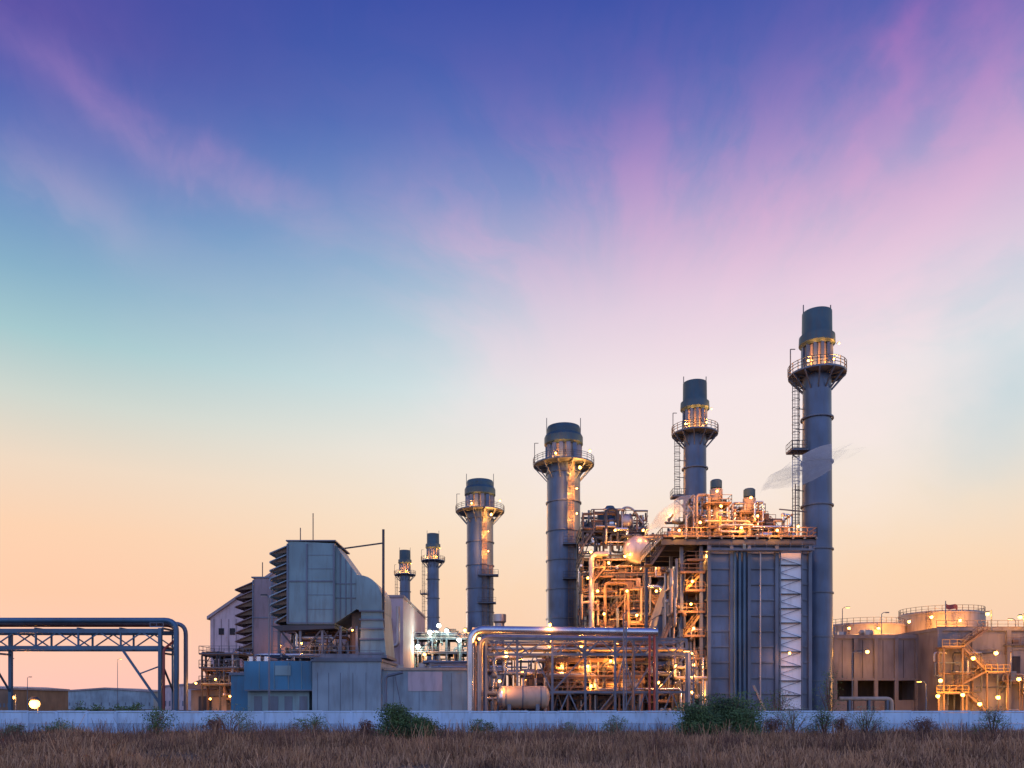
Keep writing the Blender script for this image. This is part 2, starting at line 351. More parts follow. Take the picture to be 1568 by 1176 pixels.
# ---------------------------------------------------------------- rear boiler
d=140.; b=B('rear_boiler_structure'); q=lambda p:X(p,d); w=lambda p:Z(p,d)
b.box(q(905),q(1030),148,160,0,w(880),'darksteel')
b.box(q(930),q(1000),147,158,w(880),w(862),'brown')
b.frame([q(893),q(914),q(944),q(985),q(1022)],[140,145,151],[w(1040),w(1003),w(965),w(915),w(880)],'darksteel',.36,'darksteel','brown',.7)
b.frame([q(893),q(925),q(962),q(992)],[141,147,152],[w(856),w(812)],'darksteel',.34,'darksteel','darksteel',.7,z0=w(885))
b.decks(q(885),q(1035),140,w(1040),w(840),26,['brown','darksteel','steel','cream'])
b.cyl((q(975),139.2,w(843)),(q(975),152,w(843)),2.5,'silver',seg=28); b.ball((q(975),139.2,w(843)),2.5,'insul',(1,.5,1),24,14)
b.cyl((q(960),141,w(796)),(q(972),150,w(796)),1.3,'insul',seg=20); b.ball((q(960),141,w(796)),1.3,'insul',(1,.6,1))
b.cyl((q(938),141,w(800)),(q(938),148,w(800)),1.0,'insul',seg=20); b.ball((q(938),141,w(800)),1.0,'silver',(1,.6,1))
for px,pt in((937,769),(926,778)):
    z=w(pt); b.lathe(q(px),143,[(w(812),.5),(z-2.6,.5),(z-2.3,1.0),(z-.5,1.0),(z,.7),(z,.01)],'stackdark' ,20)
b.path([(q(928),140,w(840)),(q(928),140,w(780)),(q(946),140,w(780)),(q(946),140,w(840))],.28,'darksteel',1)
b.path([(q(953),140.5,w(812)),(q(953),140.5,w(776)),(q(968),140.5,w(776)),(q(985),140.5,w(800))],.2,'insul',1)
MM=['insul','brown','steel','cream','cream','silver','darksteel','brown']
b.clutter(q(890),q(1025),139,146,w(1060),w(812),170,MM,.07,.32)
b.clutter(q(893),q(992),140,146,w(815),w(780),40,['darksteel','steel','insul','brown'],.06,.2)
b.equip(q(898),q(988),141,147,w(812)+.3,12,['insul','brown','steel','cream'],(.8,2.8))
for pz in(880,915,965,1003): b.equip(q(898),q(1018),140.5,146,w(pz)+.3,12,MM,(.8,2.6))
b.path([(q(905),139,w(1000)),(q(905),139,w(850)),(q(930),139,w(850))],.5,'insul'); b.path([(q(1012),139,w(1000)),(q(1012),139,w(900)),(q(985),139,w(900))],.4,'silver')
b.path([(q(925),138.5,w(960)),(q(925),138.5,w(895)),(q(960),138.5,w(895)),(q(960),138.5,w(1000))],.26,'brown')
b.prof([(q(1000),w(960)),(q(1012),w(870)),(q(1030),w(870)),(q(1040),w(960))],142,148,'steel')
b.stair((q(885),138,w(850)),(q(910),138,w(812)),'darksteel',1); b.stair((q(1035),138,w(900)),(q(1008),138,w(856)),'darksteel',1)
b.build()
for px,py,e in((905,845,520),(932,862,550),(957,852,420),(915,905,520),(960,905,420),(1000,862,420),(975,942,700),(925,940,420),(1005,905,340),(945,985,320),(990,975,320),(900,885,360),(942,812,300),(985,812,260)):
    lamp(X(px,137.5),137.5,Z(py,137.5),e,OR,.17)
lamp(X(1024,138),137.,Z(790,138),350,OR,.16)
# ---------------------------------------------------------------- pipe rack in front
d=90.; b=B('pipe_rack'); q=lambda p:X(p,d); w=lambda p:Z(p,d)
b.path([(q(722),88.5,0),(q(722),88.5,w(966)),(q(1003),88.5,w(970)),],.46,'silver',1.6,16)
b.path([(q(735),90.5,0),(q(735),90.5,w(975)),(q(1003),90.5,w(979)),],.34,'insul',1.3,14)
b.path([(q(729),87.8,0),(q(729),87.8,w(985)),(q(729),92.5,w(985)),(q(1040),92.5,w(985))],.14,'brown',.8)
for k,(r,m) in enumerate(((.16,'insul'),(.2,'cream'),(.12,'silver'),(.18,'insul'),(.14,'pipeblue'))):
    yy=89.2+k*.9; b.cyl((q(748),yy,w(999)+.35),(q(1048),yy,w(999)+.35),r,m)
b.frame([q(745),q(792),q(845),q(895),q(940),q(968),q(1003),q(1048)],[89,93.5],[w(1060),w(1003),w(980)],'steel',.26,None,None,.75)
xs=np.linspace(q(745),q(1048),15)
for i in range(14):
    a,c=(w(1003),w(980)) if i%2 else (w(980),w(1003)); b.beam((xs[i],88.9,a),(xs[i+1],88.9,c),.14,'steel')
for px in(990,997): b.cyl((q(px),88,0),(q(px),88,w(975)),.13,'red')
b.cyl((q(965),88,0),(q(965),88,w(990)),.12,'brown'); b.cyl((q(1052),89,0),(q(1052),89,w(1000)),.2,'insul')
b.beam((q(954),87.5,0),(q(954),87.5,w(955)),.12,'steel')
b.beam((q(755),89.5,0),(q(780),89.5,w(1003)),.14,'steel'); b.beam((q(780),89.5,0),(q(755),89.5,w(1003)),.14,'steel')
b.frame([q(840),q(870),q(905),q(950),q(985)],[91,96,101],[w(1062),w(1038),w(1012)],'brown',.22,'brown','brown',.8)
MM=['insul','brown','steel','cream','darksteel','silver','darksteel']
b.clutter(q(745),q(1045),91,101,.5,w(1006),150,MM,.06,.26)
b.decks(q(750),q(1080),93,w(1075),w(1010),14,['brown','darksteel','steel'])
b.equip(q(745),q(1045),92,101,0,34,['insul','brown','darksteel','steel','darksteel'],(1.5,4.5))
b.equip(q(845),q(980),92,100,w(1062)+.3,14,['insul','brown','cream','darksteel'],(.8,1.8)); b.equip(q(845),q(980),92,100,w(1038)+.3,14,['insul','brown','darksteel'],(.6,1.6))
b.clutter(q(1010),q(1085),91,101,.5,w(1005),40,MM,.06,.24)
b.box(q(800),q(845),98,104,0,w(1020),'darksteel'); b.box(q(990),q(1040),98,103,0,w(1030),'darksteel')
b.beam((q(1150),89,w(1050)),(q(1168),89,w(1088)),.2,'cream')
b.build()
b=B('horizontal_process_tank'); 
b.cyl((q(770),88,w(1068)),(q(832),88,w(1068)),1.25,'cream',seg=28); b.ball((q(770),88,w(1068)),1.25,'silver',(.55,1,1),24,14); b.ball((q(832),88,w(1068)),1.25,'cream',(.5,1,1),20,12)
for px in(780,822): b.box(q(px)-.2,q(px)+.2,87,89,0,w(1068)-.6,'steel')
for px in(775,800,827): b.cyl((q(px)-.06,88,w(1068)),(q(px)+.06,88,w(1068)),1.29,'steel',seg=28)
b.cyl((q(800),88,w(1068)+1.2),(q(800),88,w(1068)+2.1),.2,'insul'); b.build()
for px,py,yy,e in((765,1043,86.6,200),(775,1000,91,200),(842,957,88,350),(860,1020,92,320),(900,1020,90.6,220),(905,1050,91,240),(935,1012,90.5,220),(940,1055,92,200),(1008,1045,90,200),(1035,1020,90,200),(1062,1018,91,260),(800,1030,93,240),(975,1040,93,220),(842,990,93,300),(1060,1060,91,240),(734,978,88.2,110),(890,990,93,200)):
    lamp(X(px,yy),yy,Z(py,yy),e,OR,.13)
d=178.; b=B('valve_yard_piping'); q=lambda p:X(p,d); w=lambda p:Z(p,d)
b.frame([q(618),q(640),q(662),q(684),q(706),q(735)],[178,186],[w(1000),w(978)],'steel',.35,'steel','insul',.7)
b.clutter(q(618),q(735),178,186,1,w(968),70,['insul','steel','darksteel','panel','silver'],.12,.45)
b.equip(q(620),q(735),179,186,w(978)+.3,14,['insul','cream','panel'],(1,3))
b.build()
for px,py in((658,968),(684,966),(672,958),(703,980),(640,990)): lamp(X(px,177),177.,Z(py,177),250,GW,.36,'bulbW')
for px,py in((622,945),(628,972),(712,965),(650,1002)): lamp(X(px,177),177.,Z(py,177),500,OR,.28)
b=B('roof_vent_stack'); xx=X(765,150); b.lathe(xx,150,[(0,.9),(Z(955,150),.9),(Z(952,150),1.25),(Z(941,150),1.25),(Z(940,150),.1)],'insul'); b.build()
# ---------------------------------------------------------------- turbine hall
d=160.; b=B('turbine_hall'); q=lambda p:X(p,d); w=lambda p:Z(p,d)
b.prof([(q(322),0),(q(322),w(946)),(q(440),w(864)),(q(540),w(915)),(q(540),0)],160,215,'mauve')
b.prof([(q(318),w(949)),(q(318),w(944)),(q(440),w(860)),(q(540),w(911)),(q(540),w(915.5)),(q(440),w(864.2))],159.5,216,'roof')
b.box(q(540)+.01,q(617),160.2,200,0,w(915),'mauve'); b.box(q(540)+.1,q(618.5),160,200.5,w(915)+.002,w(911),'roof')
for i in range(26):
    xx=q(322)+(q(617)-q(322))*(i+.5)/26; 
    b.box(xx-.06,xx+.06,159.93,159.998,1,w(948),'mauve2')
for px in(335,352): b.box(q(px),q(px+8),159.9,159.99,w(972),w(962),'black')
b.path([(q(596),158.5,0),(q(596),158.5,w(990)),(q(611),158.5,w(990)),(q(611),158.5,w(930))],.4,'insul')
b.cyl((q(480),165,w(864)),(q(480),165,w(820)),.15,'darksteel')
b.build()
# ---------------------------------------------------------------- intake filter houses
def filter_house(d,ox,oy,front,full=True):
    b=B('air_intake_filter_house'); q=lambda p:X(p+ox,d); w=lambda p:Z(p+oy,d)
    dep=8.5
    b.prof([(q(440),w(956)),(q(440),w(832)),(q(446),w(829)),(q(512),w(832)),(q(512),w(956))],d,d+dep,front)
    b.box(q(438),q(514),d-.12,d+dep+.1,w(829)+.01,w(827),'steel')
    for px in(440.5,470,511.5): b.box(q(px)-.1,q(px)+.1,d-.14,d-.003,w(955),w(833),'steel')
    for py in(890,954): b.box(q(441.5),q(510.5),d-.10,d-.004,w(py)-.08,w(py)+.08,'steel')
    for py in(850,871,911,933): b.box(q(471.5),q(510.5),d-.035,d-.002,w(py)-.03,w(py)+.03,'steel')
    n=9
    for i in range(n):
        ya=834+i*13.2; za=w(ya);zb=w(ya+12); xa=q(440);xb=q(412 if i<8 else 420)
        b.prof([(xa,za),(xb,zb),(xb,zb-.22),(xb+.1,zb-.22),(xb+.12,zb-.05),(xa,za-.14)],d+.1,d+dep-.1,'mauve2' if not full else 'panel2')
        for yy in(d+.5,d+3,d+5.6,d+dep-.5): b.prof([(xa,za-.1),(xb+.2,zb-.1),(xa,zb+.1)],yy,yy+.05,'brown')
    b.box(q(438.5),q(439.8),d+.2,d+dep-.2,w(955),w(834),'black')
    b.prof([(q(414),w(958)),(q(440),w(957)),(q(512),w(957)),(q(512),w(962)),(q(428),w(966))],d+.1,d+dep,'darksteel')
    b.prof([(q(512)+.01,w(833)),(q(512)+.01,w(954)),(q(545),w(932)),(q(545),w(878))],d+.4,d+dep-.4,front)
    for t in(.25,.5,.75):
        xx=q(512)*(1-t)+q(545)*t; b.box(xx-.06,xx+.06,d+.28,d+.397,w(954-22*t)+.1,w(833+45*t)-.1,'steel')
    for py in(893,915): b.box(q(513.5),q(544),d+.3,d+.396,w(py)-.05,w(py)+.05,'steel')
    pts=[(q(545)+.01,w(932)),(q(545)+.01,w(880))]
    for i in range(9):
        t=math.pi/2*i/8; pts.append((q(549+35*math.sin(t)),w(917-37*math.cos(t))))
    pts+=[(q(584),w(935)),(q(552),w(935))]
    b.prof(pts,d+.3,d+dep-.3,front)
    b.prof([(q(552),w(935.5)),(q(584),w(935.5)),(q(590),w(1003)),(q(550),w(1003))],d+.5,d+dep-.5,front)
    for py in(935,948,962,978,1000): b.box(q(549.5),q(588),d+.2,d+.296,w(py)-.09,w(py)+.09,'steel')
    b.box(q(535),q(551.5),d+1.5,d+4,w(1003),w(925),'brown')
    zg=w(1003)
    for px in(425,458,492,520,545):
        for yy in(d+.6,d+dep-.8): b.beam((q(px),yy,0 if not full else zg-1),(q(px),yy,w(958)),.28,'steel')
    for a,c in((425,458),(492,458),(520,492),(492,520)): b.beam((q(a),d+.5,w(962)),(q(c),d+.5,zg),.18,'darksteel')
    b.box(q(415),q(592),d+.1,d+dep,zg-.35,zg,'steel')
    b.rail([(q(415),d+.1,zg),(q(548),d+.1,zg)],'steel',1.1,1.2,.06)
    b.equip(q(440),q(535),d+2,d+6,zg,9,['insul','steel','darksteel','cream'],(1,2.6)); b.clutter(q(430),q(545),d+1,d+6,zg+.2,w(965),18,['insul','steel','silver','brown'],.08,.25)
    if full:
        for px,pt in((470,777),(450,800)): b.beam((q(px),d+3,w(829)),(q(px),d+3,w(pt)),.1,'darksteel')
        b.cyl((q(585),d+1,w(1003)),(q(585),d+1,w(808)),.16,'darksteel'); b.beam((q(520),d+1,w(838)),(q(585),d+1,w(829)),.16,'darksteel'); b.beam((q(520),d+1,w(838)),(q(512),d+1,w(834)),.12,'darksteel')
    else:
        b.beam((q(446),d+3,w(829)),(q(446),d+3,w(800)),.12,'darksteel')
    b.build()
filter_house(97.,0,0,'panel'); filter_house(128.,-53,56,'mauve2',False)
lamp(X(462,96),95.9,Z(985,96),70,OR,.09); lamp(X(540,96),95.9,Z(965,96),50,OR,.09); lamp(X(432,127),126,Z(990,127),120,OR,.13)
# ---------------------------------------------------------------- compressor buildings
d=92.; b=B('machinery_building'); q=lambda p:X(p,d); w=lambda p:Z(p,d)
b.box(q(478),q(583),d,104,0,w(1013),'panel2'); b.box(q(476),q(585),d-.2,104.2,w(1013)+.002,w(1009),'steel')
b.box(q(583)+.01,q(718),d+1,104,0,w(1026),'panel2'); b.box(q(583)+.2,q(720),d+.8,104.2,w(1026)+.002,w(1022),'cream')
b.box(q(623),q(676),d+.93,d+.997,w(1058),w(1028),'mauve')
b.path([(q(592),d-.6,0),(q(592),d-.6,w(1036)),(q(618),d-.6,w(1030))],.16,'steel'); b.beam((q(606),d-.6,w(1035)),(q(622),d-.6,0),.1,'steel')
for px in(486,503,521,540,560,600,640,690): b.box(q(px),q(px)+.05,d-.03 if px<583 else d+.97,d-.003 if px<583 else d+.998,.2,w(1030),'steel')
b.box(q(375),q(470),d+1,102,0,w(1056),'panel'); b.box(q(372),q(476),d+.4,102.5,w(1056)+.003,w(1012),'teal')
for px in(395,418,440,460): b.box(q(px),q(px)+.06,d+.33,d+.397,w(1055),w(1014),'panel')
b.box(q(420),q(444),d+.3,d+.392,w(1034),w(1019),'panel')
b.box(q(374),q(478),d+.2,d+1.4,w(1058),w(1056),'steel')
for px in(385,410,432,455): b.box(q(px),q(px+12),d+.94,d+.996,.3,w(1066),'steel')
b.box(q(335),q(373),d+4,103,0,w(1032),'teal'); b.box(q(333),q(374),d+3.8,103,w(1032)+.002,w(1028),'steel')
for px in(376,388,400): b.cyl((q(px),d+2,w(1012)),(q(px),d+2,w(1004)),.3,'silver')
b.clutter(q(376),q(474),d+1.5,d+5,w(1011),w(1000),10,['insul','steel','silver'],.06,.15)
b.rail([(q(480),d+.2,w(1009)),(q(583),d+.2,w(1009))],'steel',1,1.3,.05)
b.equip(q(600),q(710),d+3,d+9,w(1022),7,['insul','steel','cream'],(.4,1.2))
b.clutter(q(590),q(716),d+2,d+8,w(1022)+.1,w(1012),10,['insul','steel','cream'],.06,.18)
b.build()
d=110.; q=lambda p:X(p,d); w=lambda p:Z(p,d)
b=B('equipment_shed')
b.prof([(q(276),0),(q(276),w(995)),(q(300),w(996)),(q(318),w(1020)),(q(318),0)],125,135,'mauve')
b.prof([(q(286),w(1050)),(q(330),w(1030)),(q(345),w(1030)),(q(345),w(1055)),(q(286),w(1055))],d,d+6,'roof')
b.box(q(288),q(343),d+1,d+5,0,w(1056),'cream'); b.box(q(300),q(320),d+.93,d+.997,.2,w(1066),'darksteel')
b.frame([q(318),q(345),q(372)],[d-2,d+3],[w(1050),w(1026),w(1005)],'darksteel',.2,'brown','steel',.7)
b.clutter(q(318),q(375),d-2,d+3,1,w(1000),30,['insul','brown','darksteel','steel'],.06,.22)
b.build()
for px,py in((300,1046),(330,1040),(352,1066),(368,1075),(322,1070)): lamp(X(px,106.5),106.5,Z(py,106.5),60,OR,.12)
# ---------------------------------------------------------------- pipe bridge left
d=103.; b=B('pipe_bridge'); q=lambda p:X(p,d); w=lambda p:Z(p,d)
xl=q(-270); xr=q(250)
for yy in(d,d+3.5):
    b.beam((xl,yy,w(966)),(xr,yy,w(966)),.3,'pipeblue',.55); b.beam((xl,yy,w(992)),(xr,yy,w(992)),.3,'pipeblue',.5)
    n=8; xs=np.linspace(xl,xr,n+1)
    for i in range(n):
        b.beam((xs[i],yy,w(968)),(xs[i],yy,w(990)),.2,'pipeblue')
        m=(xs[i]+xs[i+1])/2; b.beam((xs[i],yy+.01,w(990)),(m,yy+.01,w(968)),.15,'pipeblue'); b.beam((m,yy-.01,w(968)),(xs[i+1],yy-.01,w(990)),.15,'pipeblue')
for i in range(9): 
    x=xl+(xr-xl)*i/8; b.box(x-.1,x+.1,d+.1,d+3.4,w(993),w(992)+.2,'pipeblue'); b.box(x-.12,x+.12,d-.2,d+3.7,w(964)+.02,w(961),'steel')
for yy,r,m,top,xe in((d-.2,.34,'pipeblue',950,271),(d+.8,.26,'insul',953,266),(d+1.7,.3,'pipeblue',952,262),(d+2.6,.2,'red',955,258),(d+3.4,.28,'steel',951,268)):
    b.path([(xl,yy,w(top)),(q(xe),yy,w(top)),(q(xe),yy,0)],r,m,1.5,14)
for px in(-12,247):
    for yy in(d-.3,d+3.8): b.beam((q(px),yy,0),(q(px),yy,w(962)),.42,'pipeblue',.42)
    b.beam((q(px),d-.3,w(1010)),(q(px),d+3.8,w(1060)),.2,'pipeblue'); b.beam((q(px),d-.3,w(1000)),(q(px),d+3.8,w(1000)),.25,'pipeblue')
b.beam((q(187),d,w(994)),(q(245),d,w(1078)),.26,'pipeblue'); b.beam((q(213),d,w(1032)),(q(245),d,w(1020)),.16,'pipeblue')
b.rail([(q(232),d-.4,w(961)),(q(252),d-.4,w(961))],'steel',1.2,.8)
b.path([(q(256),d-1,0),(q(256),d-1,w(995)),(q(262),d+1,w(980))],.16,'red')
b.build()
# ---------------------------------------------------------------- right side building, tanks
d=130.; b=B('concrete_plant_building'); q=lambda p:X(p,d); w=lambda p:Z(p,d)
xa=q(1278);xb=q(1434)
b.box(xa,xb,d,160,w(1042),w(978),'concrete'); b.box(xa-.2,xb,d-.25,160,w(978)+.002,w(972),'concrete')
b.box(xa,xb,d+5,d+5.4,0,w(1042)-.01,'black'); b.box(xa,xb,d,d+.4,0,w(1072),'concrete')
for i in range(6):
    x=xa+(xb-xa)*i/5; b.box(x-.3,x+.3,d-.35,d-.003,0,w(978),'concrete')
    if i<5: b.box(x+1.2,x+1.28,d-.03,d-.002,w(1040),w(980),'black')
b.box(xa,xb,d-.3,d-.004,w(1042),w(1042)+.4,'concrete')
b.equip(xa+1,xb-8,d+4,d+20,w(972),10,['insul','steel','cream'],(.6,2))
d=124.; q=lambda p:X(p,d); w=lambda p:Z(p,d)
b.box(q(1434),q(1700),d,158,0,w(966),'concrete'); b.box(q(1433),q(1700),d-.3,158,w(966)+.002,w(961),'concrete')
for px in(1434,1487,1540,1593,1646): b.box(q(px),q(px)+.7,d-.35,d-.003,0,w(966),'concrete')
for py in(995,1040): b.box(q(1441.5),q(1700),d-.2,d-.002,w(py),w(py)+.25,'concrete')
b.rail([(q(1434),d,w(961)),(q(1700),d,w(961))],'brown',1.1,1.6,.06)
b.box(q(1550),q(1562),d-.06,d-.004,w(1035),w(1005),'black'); b.box(q(1452),q(1470),d-.06,d-.004,w(1088),w(1056),'black')
def P(px,py): return (q(px),d-2.2,w(py))
for a,c in((P(1462,992),P(1500,1030)),(P(1440,1060),P(1495,1030)),(P(1468,1062),P(1500,1090)),(P(1500,965),P(1462,992))): b.stair(a,c,'brown',1.1,1.1)
for a,c,py in((1430,1464,992),(1495,1532,1030),(1422,1470,1061)):
    b.box(q(a),q(c),d-2.4,d-.4,w(py)-.2,w(py),'brown'); b.rail([(q(a),d-2.4,w(py)),(q(c),d-2.4,w(py))],'yellow',1.1,1,.07)
    b.beam((q(a)+.3,d-2.3,0),(q(a)+.3,d-2.3,w(py)),.2,'brown'); b.beam((q(c)-.3,d-2.3,0),(q(c)-.3,d-2.3,w(py)),.2,'brown')
b.clutter(q(1425),q(1560),d-2,d-.6,1,w(1000),18,['insul','brown','steel','darksteel'],.06,.16)
b.decks(q(1440),q(1600),d-.5,w(1080),w(985),5,['brown','steel'],'brown')
b.build()
def tank(pl,pr,top,d):
    b=B('storage_tank'); r=X(pr,d)-X(pl,d); r/=2; x=(X(pl,d)+X(pr,d))/2; y=d; z=Z(top,d)
    b.lathe(x,y,[(0,r),(z-.6,r),(z-.6,r+.12),(z-.3,r+.12),(z-.3,r),(z,r-.4),(z+.6,.01)],'cream',48)
    for k in range(1,int(z/2.4)): b.lathe(x,y,[(k*2.4,r+.002),(k*2.4,r+.05),(k*2.4+.12,r+.05),(k*2.4+.12,r+.002)],'insul',48)
    n=40; Pp=[Vector((x+(r-.1)*math.cos(2*math.pi*i/n),y+(r-.1)*math.sin(2*math.pi*i/n),z-.25)) for i in range(n+1)]
    for a,c in zip(Pp,Pp[1:]):
        b.beam(a,a+Vector((0,0,1.2)),.08,'brown'); b.beam(a+Vector((0,0,1.2)),c+Vector((0,0,1.2)),.07,'brown'); b.beam(a+Vector((0,0,.6)),c+Vector((0,0,.6)),.06,'brown')
    b.ladder(x-r*.72,y-r*.74,0,z,'brown',True,.8)
    b.build()
tank(1262,1380,958,170.); tank(1382,1500,940,168.)
for px,py,yy,e in((1426,945,157,2000),(1392,952,157,900),(1470,950,157.5,900),(1328,998,127,380),(1300,962,160,400),(1345,962,161,300),(1525,1000,119.5,800),(1528,1068,119.5,650),(1440,1042,119.5,900),(1436,1066,120,350),(1474,1064,120,350),(1512,940,123,250),(1562,945,123,250),(1500,1078,119.5,450),(1490,1008,120,420),(1560,1040,119.5,420)):
    lamp(X(px,yy),float(yy),Z(py,yy),e,YE,.22,post=(Z(965,yy) if py<960 and yy<130 else None))
b=B('red_flag'); D=126.; x=X(1448,D); b.cyl((x,D,Z(966,D)),(x,D,Z(920,D)),.07,'steel')
vs=[];fs=[]
for i in range(9):
    t=i/8; zz=Z(923+5*t+1.5*math.sin(t*6),D); vs+=[(x+2*t,D+.25*math.sin(t*7),zz),(x+2*t,D+.25*math.sin(t*7+.4),zz-.75)]
for i in range(8): fs.append((2*i,2*i+1,2*i+3,2*i+2))
b.add(vs,fs,'red',True); b.build()
def street(px,py,d,arm=1.2,lit=True,e=200):
    b=B('street_lamp'); x=X(px,d);z=Z(py,d)
    b.cyl((x,d,0),(x,d,z),.12,'steel',.07); b.path([(x,d,z-.05),(x+arm*.4,d,z+.3),(x+arm,d,z+.3)],.06,'steel'); b.box(x+arm-.3,x+arm+.4,d-.15,d+.15,z+.2,z+.36,'darksteel')
    b.box(x+arm-.25,x+arm+.35,d-.12,d+.12,z+.14,z+.197,'bulbO' if lit else 'insul'); o=b.build()
    if lit:
        l=bpy.data.lights.new('lamp_light','POINT'); l.energy=e; l.color=OR; l.shadow_soft_size=.2
        lo=bpy.data.objects.new('lamp_light',l); scene.collection.objects.link(lo); lo.location=(x+arm,d-.1,z-.1); lo.parent=o
street(1290,932,150,1,True); street(1350,940,152,1,False); street(1555,950,140,-1,True); street(412,915,88,-.6,False); street(955,940,86,1,False); street(1305,1000,118,1.0,False); street(1418,1046,112,-1,True)
street(14,1010,200,.8,False); street(42,1038,220,.8,False); street(180,1010,260,1,True,300); street(1062,1000,86,-.8,True)
lamp(X(53,140),140.,Z(1078,140),1800,OR,.65,post=0)
lamp(X(20,170),170.,Z(1068,170),500,OR,.3,post=0)
b=B('ground_pipeline'); D=108.
b.path([(X(1285,D),D,Z(1070,D)),(X(1365,D),D,Z(1070,D)),(X(1365,D),D,0)],.3,'cream'); 
for px in(1300,1330,1358): b.box(X(px,D)-.15,X(px,D)+.15,D-.3,D+.3,0,Z(1072,D),'steel')
b.build()
def far(px0,px1,py,d,m,r='roof'):
    b=B('distant_warehouse'); a=X(px0,d);c=X(px1,d);z=Z(py,d)
    b.prof([(a,0),(a,z),((a+c)/2,z+(c-a)*.03),(c,z),(c,0)],d,d+30,m); b.prof([(a-.5,z),((a+c)/2,z+(c-a)*.03+.1),(c+.5,z),(c+.5,z+.6),((a+c)/2,z+(c-a)*.03+.8),(a-.5,z+.6)],d-.5,d+30,r)
    for i in range(12): x=a+(c-a)*(i+.5)/12; b.box(x-.3,x+.3,d-.05,d-.002,1.5,z*.4,'steel')
    b.build()
far(88,235,1060,330,'panel2'); far(-60,16,1056,230,'brown'); far(250,330,1052,300,'mauve'); far(1560,1700,1040,320,'mauve2')
far(-300,-120,1050,320,'panel')
# ---------------------------------------------------------------- perimeter wall
b=B('perimeter_wall'); D=73.
xw=np.arange(-120,121,2.7)
for i,(a,c) in enumerate(zip(xw,xw[1:])):
    dz=.015*((i*37)%5-2)
    b.box(a+.03,c-.03,D,D+.14,0,1.02,'wall2'); b.box(a+.03,c-.03,D+.01,D+.13,1.04,2.02+dz,'wall'); b.box(a,c-.01,D-.05,D+.19,2.06+dz,2.2+dz,'wall'); b.box(a-.12,a+.12,D-.06,D+.2,0,2.05,'wall')
b.build()
# ---------------------------------------------------------------- ground
def groundmat():
    m=bpy.data.materials.new('dry_soil'); m.use_nodes=True; nt=m.node_tree; bs=nt.nodes['Principled BSDF']; bs.inputs['Roughness'].default_value=.95
    tc=nt.nodes.new('ShaderNodeTexCoord'); n=nt.nodes.new('ShaderNodeTexNoise'); n.inputs['Scale'].default_value=.35; n.inputs['Detail'].default_value=9
    nt.links.new(tc.outputs['Object'],n.inputs['Vector']); r=nt.nodes.new('ShaderNodeValToRGB'); e=r.color_ramp.elements
    e[0].position=.3;e[0].color=(.04,.024,.016,1);e[1].position=.7;e[1].color=(.16,.10,.065,1); nt.links.new(n.outputs['Fac'],r.inputs['Fac']); nt.links.new(r.outputs[0],bs.inputs['Base Color']); return m
me=bpy.data.meshes.new('ground'); me.from_pydata([(-3000,-500,0),(3000,-500,0),(3000,4000,0),(-3000,4000,0)],[],[(0,1,2,3)]); me.materials.append(groundmat()); me.update()
g=bpy.data.objects.new('ground',me); scene.collection.objects.link(g)
def leafmat(name,c1,c2,sc=.5):
    m=bpy.data.materials.new(name); m.use_nodes=True; nt=m.node_tree; bs=nt.nodes['Principled BSDF']; bs.inputs['Roughness'].default_value=.8
    tc=nt.nodes.new('ShaderNodeTexCoord'); n=nt.nodes.new('ShaderNodeTexNoise'); n.inputs['Scale'].default_value=sc; n.inputs['Detail'].default_value=6
    g_=nt.nodes.new('ShaderNodeNewGeometry'); a=nt.nodes.new('ShaderNodeMath'); a.operation='MULTIPLY_ADD'; a.inputs[1].default_value=.5; 
    nt.links.new(tc.outputs['Object'],n.inputs['Vector']); nt.links.new(g_.outputs['Random Per Island'],a.inputs[0]); nt.links.new(n.outputs['Fac'],a.inputs[2])
    r=nt.nodes.new('ShaderNodeValToRGB'); e=r.color_ramp.elements; e[0].position=.48;e[0].color=(*c1,1);e[1].position=.98;e[1].color=(*c2,1)
    nt.links.new(a.outputs[0],r.inputs['Fac']); nt.links.new(r.outputs[0],bs.inputs['Base Color']); MATS[name]=m; return m
leafmat('grassblade',(.085,.036,.024),(.56,.32,.17),.25); leafmat('leafdark',(.02,.042,.016),(.12,.20,.06)); leafmat('leafpale',(.07,.11,.06),(.22,.30,.18)); leafmat('twig',(.07,.038,.028),(.24,.12,.08))
def fastmesh(name,V,Fc,k,mats):
    me=bpy.data.meshes.new(name); n=len(Fc); me.vertices.add(len(V)); me.vertices.foreach_set('co',V.astype(np.float32).ravel())
    me.loops.add(n*k); me.loops.foreach_set('vertex_index',Fc.astype(np.int32).ravel()); me.polygons.add(n); me.polygons.foreach_set('loop_start',np.arange(0,n*k,k,dtype=np.int32)); me.polygons.foreach_set('loop_total',np.full(n,k,dtype=np.int32))
    for m in mats: me.materials.append(MATS[m])
    me.update(calc_edges=True); me.validate(); o=bpy.data.objects.new(name,me); scene.collection.objects.link(o); return o
rng=np.random.default_rng(3)
def blades(name,x,y,h,lean,w0,w1,m):
    n=len(x); a=rng.uniform(0,math.pi*2,n); wd=rng.uniform(w0,w1,n); ln=rng.normal(0,lean,(n,2))*h[:,None]
    V=np.zeros((n,4,3)); V[:,0,0]=x-np.cos(a)*wd;V[:,0,1]=y-np.sin(a)*wd;V[:,1,0]=x+np.cos(a)*wd;V[:,1,1]=y+np.sin(a)*wd
    V[:,2,0]=x+ln[:,0]+np.cos(a)*wd*.5;V[:,2,1]=y+ln[:,1]+np.sin(a)*wd*.5;V[:,2,2]=h;V[:,3,0]=x+ln[:,0]-np.cos(a)*wd*.5;V[:,3,1]=y+ln[:,1]-np.sin(a)*wd*.5;V[:,3,2]=h
    fastmesh(name,V.reshape(-1,3),np.arange(n*4).reshape(n,4),4,[m])
n=260000
y=rng.uniform(26,72.8,n); x=rng.uniform(-1,1,n)*(y*.72+6)
